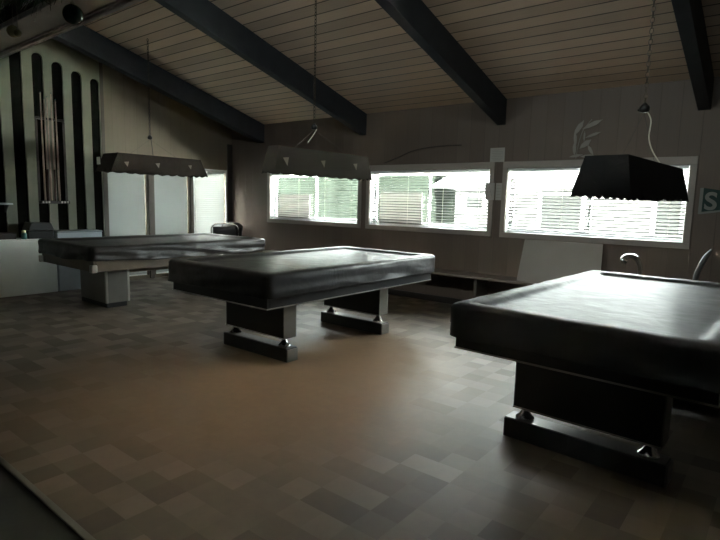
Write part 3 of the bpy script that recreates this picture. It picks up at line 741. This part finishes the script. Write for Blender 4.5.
# ------------------------------------------------------------------ hanging lamps
def pendant_lamp(label, c, z0, z1, mat, patches, conn_z, swing, chain_vis, top=(.13, .70), bot=(.225, .715), rz=0, cordmat='cord_white', conn=(0, 0), tagit=False):
    t = thing('hanging_lamp', label, 'lamp', (c[0], c[1], 0), rz, 'long lamps hung over the billiard tables')
    (ta, tb), (ba, bb) = top, bot
    bm = bmesh.new(); nU = 30
    def lerp(p, q, s): return tuple(p[i]+(q[i]-p[i])*s for i in range(3))
    Tc = [(-ta, -tb, z1), (ta, -tb, z1), (ta, tb, z1), (-ta, tb, z1)]
    Bc = [(-ba, -bb, z0), (ba, -bb, z0), (ba, bb, z0), (-ba, bb, z0)]
    ringT, ringM, ringB = [], [], []
    for s in range(4):
        n = 14 if s % 2 == 0 else 42
        for k in range(n):
            u = k/n
            tp = lerp(Tc[s], Tc[(s+1) % 4], u); bp_ = lerp(Bc[s], Bc[(s+1) % 4], u)
            per = .5 - .5*abs(math.cos(PI*u*(3 if s % 2 == 0 else 9)))     # scalloped hem
            jig = random.uniform(-.004, .004)
            ringT.append(bm.verts.new(tp)); ringM.append(bm.verts.new(lerp(tp, bp_, .80)))
            lo = Vector(bp_); lo.z += per*.034 + jig - .006
            ringB.append(bm.verts.new(lo))
    n = len(ringT)
    for A, B in ((ringT, ringM), (ringM, ringB)):
        for k in range(n): bm.faces.new((A[k], A[(k+1) % n], B[(k+1) % n], B[k]))
    bm.faces.new(ringT)
    so = obj('lamp_shade', bm, mat, t); sm = so.modifiers.new('thickness', 'SOLIDIFY'); sm.thickness = .003
    # diamond patches on the long side
    slope = (ba-ta)/(z1-z0)
    for (py, pz, s, m_) in patches:
        bm = bmesh.new(); x = ta + (z1-pz)*slope + .006
        prism(bm, [(py-s, pz+s*.7), (py+s*.8, pz+s*.9), (py+s*.2, pz-s)], lambda u, v, q: Vector((x+(pz-v)*slope+q, u, v)), 0, .003)
        obj('patch', bm, m_, t)
    if tagit:
        bm = bmesh.new(); box(bm, -.10, -.02, -.733, -.728, (z0+z1)/2-.03, (z0+z1)/2+.06)
        o = obj('tag', bm, 'tagm', t); o['label'] = 'pale tag on the shade end'
    # sockets inside
    for yy in (-.45, 0, .45):
        bm = bmesh.new(); lathe(bm, [(.02, -.07), (.02, 0)], (0, yy, z1-.006), 10); lathe(bm, [(.004, -.175), (.03, -.15), (.034, -.12), (.016, -.073)], (0, yy, z1-.006), 12); obj('bulb_socket', bm, 'black_metal', t, smooth=True)
    # suspension: chain from the ceiling to a hook, two dark wires to the shade, pale flex
    yc = c[1]+conn[1]
    zc = cz(yc)
    cx_, cy_ = conn
    bm = bmesh.new()
    z = conn_z+.03; k = 0
    while z < zc-.01:
        d = 0.011
        pts = [(cx_+(math.cos(a_)*d if k % 2 else 0), cy_+(0 if k % 2 else math.cos(a_)*d), z+.015+math.sin(a_)*.021) for a_ in [2*PI*i/8 for i in range(9)]]
        tube(bm, pts, .0032, 5); z += .034; k += 1
    obj('chain', bm, 'chain' if chain_vis else 'cord_dark', t)
    bm = bmesh.new(); lathe(bm, [(.012, -.03), (.03, -.022), (.034, 0), (.02, .02), (.008, .035)], (cx_, cy_, conn_z), 12)
    tube(bm, [(cx_-.04, cy_, conn_z-.012), (cx_+.03, cy_, conn_z+.008)], .009, 6)
    obj('hook', bm, 'black_metal', t, smooth=True)
    bm = bmesh.new()
    for s in (-.5, .5): tube(bm, [(cx_, cy_, conn_z-.03), (0, s*tb*1.2, z1)], .0012, 4)
    obj('hanger_wire', bm, 'cord_dark', t)
    bm = bmesh.new(); tube(bm, spline(swing, 8), .0045, 6); o = obj('power_cord', bm, cordmat, t, smooth=True)
    return t
pendant_lamp('black hanging lamp with scalloped hem over the right billiard table', (-.80, 3.84), 1.462, 1.69, 'lamp_black', [], 2.06,
             [(-.03, .16, 2.045), (.0, .17, 1.98), (-.005, .18, 1.87), (.02, .20, 1.78), (.07, .24, 1.69)], True, conn=(-.043, .16), top=(.115, .64), bot=(.162, .70), rz=-.06)
pendant_lamp('grey hanging lamp with beige patches over the middle billiard table', (-3.67, 3.93), 1.637, 1.878, 'lamp_grey',
             [(-.56, 1.745, .040, 'patch'), (-.07, 1.755, .036, 'patch'), (.42, 1.76, .036, 'patch')], 2.15,
             [(-.22, .15, 2.13), (-.24, .13, 2.08), (-.29, .09, 1.99)], True, top=(.065, .64), bot=(.09, .70), conn=(-.24, .13))
pendant_lamp('brown hanging lamp with pale end tag over the left billiard table', (-6.83, 3.98), 1.70, 1.935, 'lamp_brown',
             [(-.50, 1.80, .035, 'patch_dark'), (-.07, 1.81, .035, 'patch_dark'), (.42, 1.82, .03, 'patch_dark')], 2.20,
             [(-.08, .0, 2.18), (-.06, 0, 2.1), (-.03, 0, 1.94)], False, top=(.19, .60), bot=(.21, .71), conn=(-.10, 0), cordmat='cord_dark', tagit=True)

# ------------------------------------------------------------------ bench along the back wall
t = thing('wall_bench', 'long low brown bench running under the back windows', 'bench', (0, D-.018, 0))
bm = bmesh.new(); box(bm, -7.35, 1.2, -.39, 0, .455, .485); obj('seat_board', bm, 'bench', t, bevel=.005)
for xx in (-7.2, -6.1, -4.9, -3.10, -1.5, .3):
    bm = bmesh.new(); box(bm, xx-.02, xx+.02, -.33, -.005, 0.001, .455); obj('support', bm, 'bench_face', t, bevel=.003)
# board leaning on wall
bm = bmesh.new()
Pn = [Vector((-2.565, 6.27, .487)), Vector((-1.60, 6.27, .487)), Vector((-1.67, 6.545, .985)), Vector((-2.60, 6.545, .985))]
nn = (Pn[1]-Pn[0]).cross(Pn[3]-Pn[0]).normalized()*.012
A = [bm.verts.new(p) for p in Pn]; B = [bm.verts.new(p-nn) for p in Pn]
bm.faces.new(A); bm.faces.new(B[::-1])
for i in range(4): bm.faces.new((A[i], B[i], B[(i+1) % 4], A[(i+1) % 4]))
tag(obj('leaning_panel', bm, 'white_board', bevel=.002), 'pale flat panel leaning under the right window on the bench', 'panel')

# ------------------------------------------------------------------ papers and wall pieces
def paper(label, x0, x1, z0, z1, lines, tri=False):
    t = thing('paper_notice', label, 'paper notice', ((x0+x1)/2, D+.0005, z0), 0, 'papers between middle and right windows')
    w = (x1-x0)/2; h = z1-z0
    bm = bmesh.new()
    nX = 6
    prev = None
    for i in range(nX+1):
        u = -w+2*w*i/nX; bow = -.001-.005*(1-math.cos(2*PI*i/nX))*.5
        col = [bm.verts.new((u, bow, 0)), bm.verts.new((u, bow-.002, h))]
        if prev: bm.faces.new((prev[0], col[0], col[1], prev[1]))
        prev = col
    o = obj('sheet', bm, 'paper', t); s = o.modifiers.new('thickness', 'SOLIDIFY'); s.thickness = .0008
    bm = bmesh.new()
    if tri:
        for (p, q) in (((-w*.75, h*.15), (-w*.1, h*.8)), ((-w*.1, h*.8), (w*.55, h*.2)), ((-w*.4, h*.45), (w*.25, h*.5))):
            d = Vector((q[0]-p[0], 0, q[1]-p[1])); n_ = Vector((-d.z, 0, d.x)).normalized()*.004
            P = [Vector((p[0], -.0095, p[1])), Vector((q[0], -.0095, q[1]))]
            v = [bm.verts.new(z) for z in (P[0]-n_, P[1]-n_, P[1]+n_, P[0]+n_)]; bm.faces.new(v)
    else:
        for k in range(lines):
            zz = h*(.85 - .7*k/max(1, lines-1)); ww = w*(.75 if k % 3 else .55)
            box(bm, -ww, ww, -.0100, -.0090, zz-.003, zz+.003)
    obj('print', bm, 'ink', t)
    return t
paper('printed paper high on the wall between the middle and right windows', -3.155, -2.955, 1.955, 2.135, 7)
paper('paper with slanted drawing overlapping the casing of the middle window', -3.187, -3.055, 1.465, 1.685, 0, True).location.y = D-.026
paper('faintly printed paper beside the left casing of the right window', -3.05, -2.962, 1.465, 1.685, 5)

t = thing('wall_ornament', 'cluster of pale dried leaf shapes on the wall above the right window', 'wall ornament', (-1.96, D-.0005, 1.99))
lv = [(-.09, .33, .055, .10, 60), (.06, .36, .05, .12, 25), (-.12, .20, .035, .09, 95), (-.02, .23, .02, .06, 90), (.08, .24, .03, .09, 20), (-.12, .09, .04, .08, 95),
      (0, .14, .06, .08, 40), (.06, .07, .035, .07, 120), (-.10, .01, .03, .08, 10), (.04, .0, .04, .09, 0)]
for (u, v, w_, l_, an) in lv:
    bm = bmesh.new(); an = math.radians(an)
    poly = [(-l_, 0), (-l_*.4, w_*.45), (l_*.3, w_*.5), (l_, 0), (l_*.3, -w_*.5), (-l_*.4, -w_*.4)]
    poly = [(u+p*math.cos(an)-q*math.sin(an), v+p*math.sin(an)+q*math.cos(an)) for p, q in poly]
    yo = random.uniform(-.03, -.008)
    prism(bm, poly, lambda a_, b_, s, yo=yo: Vector((a_, yo+s+ (a_-u)*.1, b_)), 0, .004); obj('leaf', bm, 'leafpaper', t)
bm = bmesh.new(); tube(bm, spline([(-.1, -.006, -.02), (-.08, -.006, .15), (-.04, -.006, .3), (.05, -.006, .42)], 6), .004, 5); obj('stem', bm, 'leafpaper', t)

# pennant with a letter S
t = thing('felt_pennant', 'dark green pennant with white letter S at the right picture edge', 'pennant', (-.775, D-.0005, 1.36))
bm = bmesh.new(); prism(bm, [(0, 0), (.03, 0), (.03, .27), (.0, .27)], lambda u, v, s: Vector((u, s, v)), -.004, 0); obj('end_band', bm, 'flag_white', t)
bm = bmesh.new(); prism(bm, [(.03, 0), (.03, .27), (.80, .15), (.80, .13)], lambda u, v, s: Vector((u, s, v)), -.004, 0); obj('field', bm, 'flag_green', t)
bm = bmesh.new(); prism(bm, [(.03, 0), (.03, .022), (.79, .138), (.80, .13)], lambda u, v, s: Vector((u, s, v)), -.0055, -.0041); obj('border', bm, 'flag_white', t)
l2 = bpy.data.objects.new('letter', LETTER); COL.objects.link(l2); l2.parent = t; l2.location = (.045, -.0075, .05); l2.rotation_euler = (PI/2, 0, 0)
LETTER.materials.append(M['flag_white'])

# cord stapled across the back wall
bm = bmesh.new()
tube(bm, spline([(-4.87, D-.008, 1.985), (-4.62, D-.008, 2.06), (-4.33, D-.008, 2.155), (-4.0, D-.008, 2.19), (-3.92, D-.008, 2.195), (-3.58, D-.008, 2.195)], 6), .0055, 6)
tag(obj('electric_wire', bm, 'cord_dark', smooth=True), 'thin dark cord running over the middle window', 'cord')

# ------------------------------------------------------------------ chairs
def stack_chair(label, loc, rz, seat, group=None):
    t = thing('chair', label, 'chair', loc, rz, group)
    # frame: two side loops, seat and curved back
    for s in (-1, 1):
        bm = bmesh.new(); x = s*.235
        tube(bm, spline([(x, -.22, .012), (x, -.21, .22), (x, -.19, .42), (x, -.05, .435), (x, .17, .43), (x, .205, .55), (x*1.0, .25, .82), (x*.93, .262, .90), (x*.7, .266, .945), (x*.3, .268, .955), (0.0, .268, .957)], 5), .0115, 8)
        obj('side_frame', bm, 'chrome', t, smooth=True)
        bm = bmesh.new(); tube(bm, spline([(x, .24, .012), (x, .20, .22), (x, .10, .425)], 5), .0115, 8); obj('leg', bm, 'chrome', t, smooth=True)
    bm = bmesh.new(); box(bm, -.225, .225, -.22, .20, .445, .495); obj('seat', bm, seat, t, bevel=.02, bseg=3)
    bm = bmesh.new()
    pv = []
    for i in range(9):
        u = -.20+.40*i/8; bow = .02*(1-(u/.2)**2)
        pv.append([bm.verts.new((u, .225+bow+dz*.12, .62+dz)) for dz in (0, .1, .2, .28)])
    for A, B in zip(pv, pv[1:]):
        for i in range(3): bm.faces.new((A[i], B[i], B[i+1], A[i+1]))
    o = obj('backrest', bm, seat, t, smooth=True); s_ = o.modifiers.new('thickness', 'SOLIDIFY'); s_.thickness = .03
    return t
stack_chair('black chair with chrome frame behind the far end of the left table', (-7.95, 6.0, 0), -2.3, 'seat_black')
stack_chair('dark chair standing in the far left corner on the wall side', (-7.72, 6.02, 0) if False else (-7.32, 5.95, 0), PI+.5, 'seat_black') if False else None
t = thing('trash_bin', 'dark bin standing in the corner behind the left table', 'bin', (-8.2, 6.33, .0))
bm = bmesh.new(); lathe(bm, [(.14, 0), (.155, .02), (.19, .80), (.20, .82), (.20, .86), (.17, .90)], (0, 0, 0), 24); obj('bin_body', bm, 'black_metal', t, smooth=True)
bm = bmesh.new(); lathe(bm, [(.202, .862), (.19, .90), (.12, .95), (.02, .965)], (0, 0, 0), 24); obj('lid', bm, 'wood_dark', t, smooth=True)

# armchair with curled chrome arm behind right table
t = thing('tubular_armchair', 'armchair with curled chrome arms behind the right billiard table', 'chair', (-.93, 5.80, 0), 0)
for s in (-1, 1):
    bm = bmesh.new(); x = s*.28
    if s < 0:
        pts = [(x+.04, .32, .012), (x+.04, .28, .45), (x+.05, .24, .72), (x+.04, .21, .84), (x+.005, .18, .905), (x-.04, .13, .92), (x-.075, .08, .905), (x-.08, .06, .875), (x-.05, .07, .86)]
        rs = None
        tube(bm, spline(pts, 6), .026, 10)
    else:
        pts = [(x-.03, .16, .012), (x-.02, .15, .45), (x-.01, .12, .75), (x+.02, .12, .88), (x+.055, .13, .97), (x+.09, .14, 1.035)]
        sp_ = spline(pts, 6); n_ = len(sp_)
        tube(bm, sp_, .02, 10, rs=[.024 if i < n_*.75 else .024*(1-(i-n_*.75)/(n_*.25)*.75) for i in range(n_)])
    obj('arm_tube', bm, 'seat_grey' if s > 0 else 'chrome', t, smooth=True)
    bm = bmesh.new(); tube(bm, spline([(x, -.24, .012), (x, -.22, .25), (x, -.10, .44), (x*.9, .12, .46)], 5), .016, 8); obj('leg', bm, 'chrome', t, smooth=True)
bm = bmesh.new(); box(bm, -.25, .25, -.25, .18, .44, .50); obj('seat', bm, 'seat_black', t, bevel=.025, bseg=3)
bm = bmesh.new(); box(bm, -.21, .22, .17, .21, .48, .72); obj('backrest', bm, 'seat_black', t, bevel=.02, bseg=3)

# ------------------------------------------------------------------ garland and ornaments at upper left
t = thing('garland', 'dark green tinsel garland along the header at upper left', 'garland', (0, YF-.145, 2.125))
random.seed(3)
bm = bmesh.new(); bt = bmesh.new()
core = [Vector((x, -.035+.02*math.sin(x*9), .02*math.sin(x*5)+.02*math.sin(x*13))) for x in [ -3.2+.05*i for i in range(47)]]
for i in range(5200):
    c0 = core[random.randrange(len(core))] + Vector((random.uniform(-.03, .03), random.uniform(-.02, .01), random.uniform(-.06, .02)))
    d = Vector((random.uniform(-1, 1), random.uniform(-1, .35), random.uniform(-1, 1))).normalized()
    l = random.uniform(.05, .10); s = d.cross(Vector((random.random(), random.random(), random.random()))).normalized()*.0022
    p = c0 + d*.012; q = c0 + d*l
    if q.y > -.006: q.y = -.006
    tgt = bt if random.random() < .08 else bm
    if tgt is bt: q = p + (q-p)*.9; s = s*.9
    v = [tgt.verts.new(z) for z in (p-s, p+s, q+s*.4, q-s*.4)]; tgt.faces.new(v)
me = obj('needles', bm, 'needle', t); me['kind'] = 'stuff'
me = obj('tinsel_strands', bt, 'tinsel', t); me['kind'] = 'stuff'
bm = bmesh.new(); tube(bm, core, .008, 6); obj('wire_core', bm, 'cord_dark', t)
def ornament(label, p, r, mat):
    t = thing('christmas_ornament', label, 'ornament', p, 0, 'ball ornaments hung on the garland')
    bm = bmesh.new(); bmesh.ops.create_uvsphere(bm, u_segments=28, v_segments=18, radius=r); obj('ball', bm, mat, t, smooth=True)
    bm = bmesh.new(); lathe(bm, [(r*.25, r*.93), (r*.25, r*1.15), (r*.2, r*1.2)], (0, 0, 0), 12); obj('cap', bm, 'alu', t, smooth=True)
    bm = bmesh.new(); tube(bm, [(0, 0, r*1.18), (0, .002, 2.15-p[2])], .0012, 5); obj('hook', bm, 'alu', t)
    return t
ornament('dark green ball ornament in front of the header board', (-1.807, .79, 1.955), .030, 'green_ball')
ornament('small champagne coloured ball ornament at the upper left', (-2.302, .79, 1.99), .021, 'gold_ball')
ornament('tiny pale ball ornament touching the champagne one', (-2.215, .775, 1.965), .012, 'gold_ball')

# ------------------------------------------------------------------ outside
o = tag(boxo('driveway', (-30, 20, D+WT+.01, 40, -.35, -.25), 'concrete'), 'pale concrete yard outside the back windows', 'ground'); o['kind'] = 'structure'
o = tag(boxo('side_yard', (-25, XL-WT-.01, -10, D+WT, -.35, -.25), 'concrete'), 'pale concrete yard outside the left wall', 'ground'); o['kind'] = 'structure'
def hedge(label, x0, x1, y0, y1, z1):
    bm = bmesh.new(); bmesh.ops.create_grid(bm, x_segments=120, y_segments=24, size=1)
    n = len(bm.verts)
    for v in bm.verts:
        u, w = v.co.x, v.co.y
        x = (x0+x1)/2+(x1-x0)/2*u; a = (w+1)/2*PI
        y = (y0+y1)/2 - math.cos(a)*(y1-y0)/2; z = math.sin(a)**.5*z1 if math.sin(a) > 0 else 0
        p = Vector((x, y, z-.25)); q = noise.noise_vector(p*1.2)*.25+noise.noise_vector(p*4)*.14
        v.co = p+q
    return obj('hedge', bm, 'hedge', smooth=True)
tag(hedge('', -26, -7.8, 13.0, 14.4, 4.2), 'green hedge seen through the left and middle windows', 'hedge')
tag(hedge('', -17, -9.0, 19.0, 20.5, 5.0), 'tall green hedge farther back beyond the middle window', 'hedge')
t = thing('neighbour_house', 'white sided neighbour house seen through the blinds', 'house', (-3.6, 12.5, -.25))
bm = bmesh.new(); box(bm, -3.3, 4.5, 0, 5, 0, 2.15); obj('wall', bm, 'siding', t)
bm = bmesh.new(); prism(bm, [(-.5, 2.13), (2.5, 3.2), (5.5, 2.13), (5.5, 2.05), (-.5, 2.05)], lambda u, v, s: Vector((s, u, v)), -3.7, 4.9); obj('roof', bm, 'roof', t)
for (x0, x1, z0, z1) in ((-2.95, -2.5, 1.55, 1.85), (-1.0, -.1, 1.1, 1.9), (1.4, 2.6, 1.1, 1.9)):
    bm = bmesh.new(); box(bm, x0-.08, x1+.08, -.04, -.001, z0-.08, z1+.08); f = obj('window', bm, 'sash', t)
    bm = bmesh.new(); box(bm, x0, x1, -.05, -.041, z0, z1); obj('pane', bm, 'dark_glass', f)

# ------------------------------------------------------------------ light: overcast sky through the windows, plus an added sun
W = bpy.data.worlds.new('overcast_sky'); S.world = W; W.use_nodes = True; nt = W.node_tree; nt.nodes.clear()
out = N(nt, 'ShaderNodeOutputWorld'); bg = N(nt, 'ShaderNodeBackground'); tc = N(nt, 'ShaderNodeTexCoord')
sp = N(nt, 'ShaderNodeSeparateXYZ'); nt.links.new(tc.outputs['Generated'], sp.inputs[0])
cr = N(nt, 'ShaderNodeValToRGB'); nt.links.new(sp.outputs['Z'], cr.inputs[0])
cr.color_ramp.elements[0].position = 0; cr.color_ramp.elements[0].color = (.27, .29, .30, 1)
cr.color_ramp.elements[1].position = .8; cr.color_ramp.elements[1].color = (1.0, 1.0, 1.0, 1)
nt.links.new(cr.outputs[0], bg.inputs['Color']); bg.inputs['Strength'].default_value = 1.0
nt.links.new(bg.outputs[0], out.inputs[0])

bounce_sun = bpy.data.lights.new('bounce_sun', 'SUN'); bounce_sun.energy = 11; bounce_sun.angle = math.radians(3); bounce_sun.color = (1, .97, .92)  # added to the overcast sky so yard and roof bounce light indoors
so = bpy.data.objects.new('bounce_sun', bounce_sun); COL.objects.link(so); so.rotation_euler = (0, math.radians(14), 0); so.location = (0, -5, 12)
def portal(name, loc, rot, sx, sy):
    l = bpy.data.lights.new(name, 'AREA'); l.shape = 'RECTANGLE'; l.size = sx; l.size_y = sy; l.cycles.is_portal = True
    o = bpy.data.objects.new(name, l); COL.objects.link(o); o.location = loc; o.rotation_euler = rot; return o
for i, (a, b) in enumerate(WIN): portal('window_portal', ((a+b)/2, D+WT+.01, (ZS+ZT)/2), (-PI/2, 0, 0), b-a, ZT-ZS)
for a, b in DOORS: portal('window_portal', (XL-WT-.01, (a+b)/2, (DZ0+DZ1)/2), (PI/2, 0, -PI/2), b-a, DZ1-DZ0)

for a, b in FILL_WIN: portal('window_portal', ((a+b)/2, YF-.15, (CZ0+CZ1)/2), (PI/2, 0, 0), b-a, CZ1-CZ0)

# ------------------------------------------------------------------ camera
f, yaw, pitch, roll, h = 533.2, .6765, .1272, .0251, 1.3985
cy, sy, cp, sp_ = math.cos(yaw), math.sin(yaw), math.cos(pitch), math.sin(pitch)
F = Vector((-sy*cp, cy*cp, -sp_)); R = Vector((cy, sy, 0)); U = R.cross(F)
R2 = R*math.cos(roll)+U*math.sin(roll); U2 = -R*math.sin(roll)+U*math.cos(roll)
cam = bpy.data.cameras.new('camera'); co = bpy.data.objects.new('camera', cam); COL.objects.link(co)
co.matrix_world = Matrix(((R2.x, U2.x, -F.x, 0), (R2.y, U2.y, -F.y, 0), (R2.z, U2.z, -F.z, h), (0, 0, 0, 1)))
cam.sensor_width = 36; cam.lens = f/720*36; cam.clip_start = .05
S.camera = co
S.view_settings.view_transform = 'Standard'; S.view_settings.look = 'None'; S.view_settings.gamma = 1
S.view_settings.use_curve_mapping = False
S.view_settings.exposure = 5.9
S.cycles.use_denoising = True
S.cycles.max_bounces = 10; S.cycles.diffuse_bounces = 6; S.cycles.transparent_max_bounces = 16
S.cycles.sample_clamp_indirect = 4
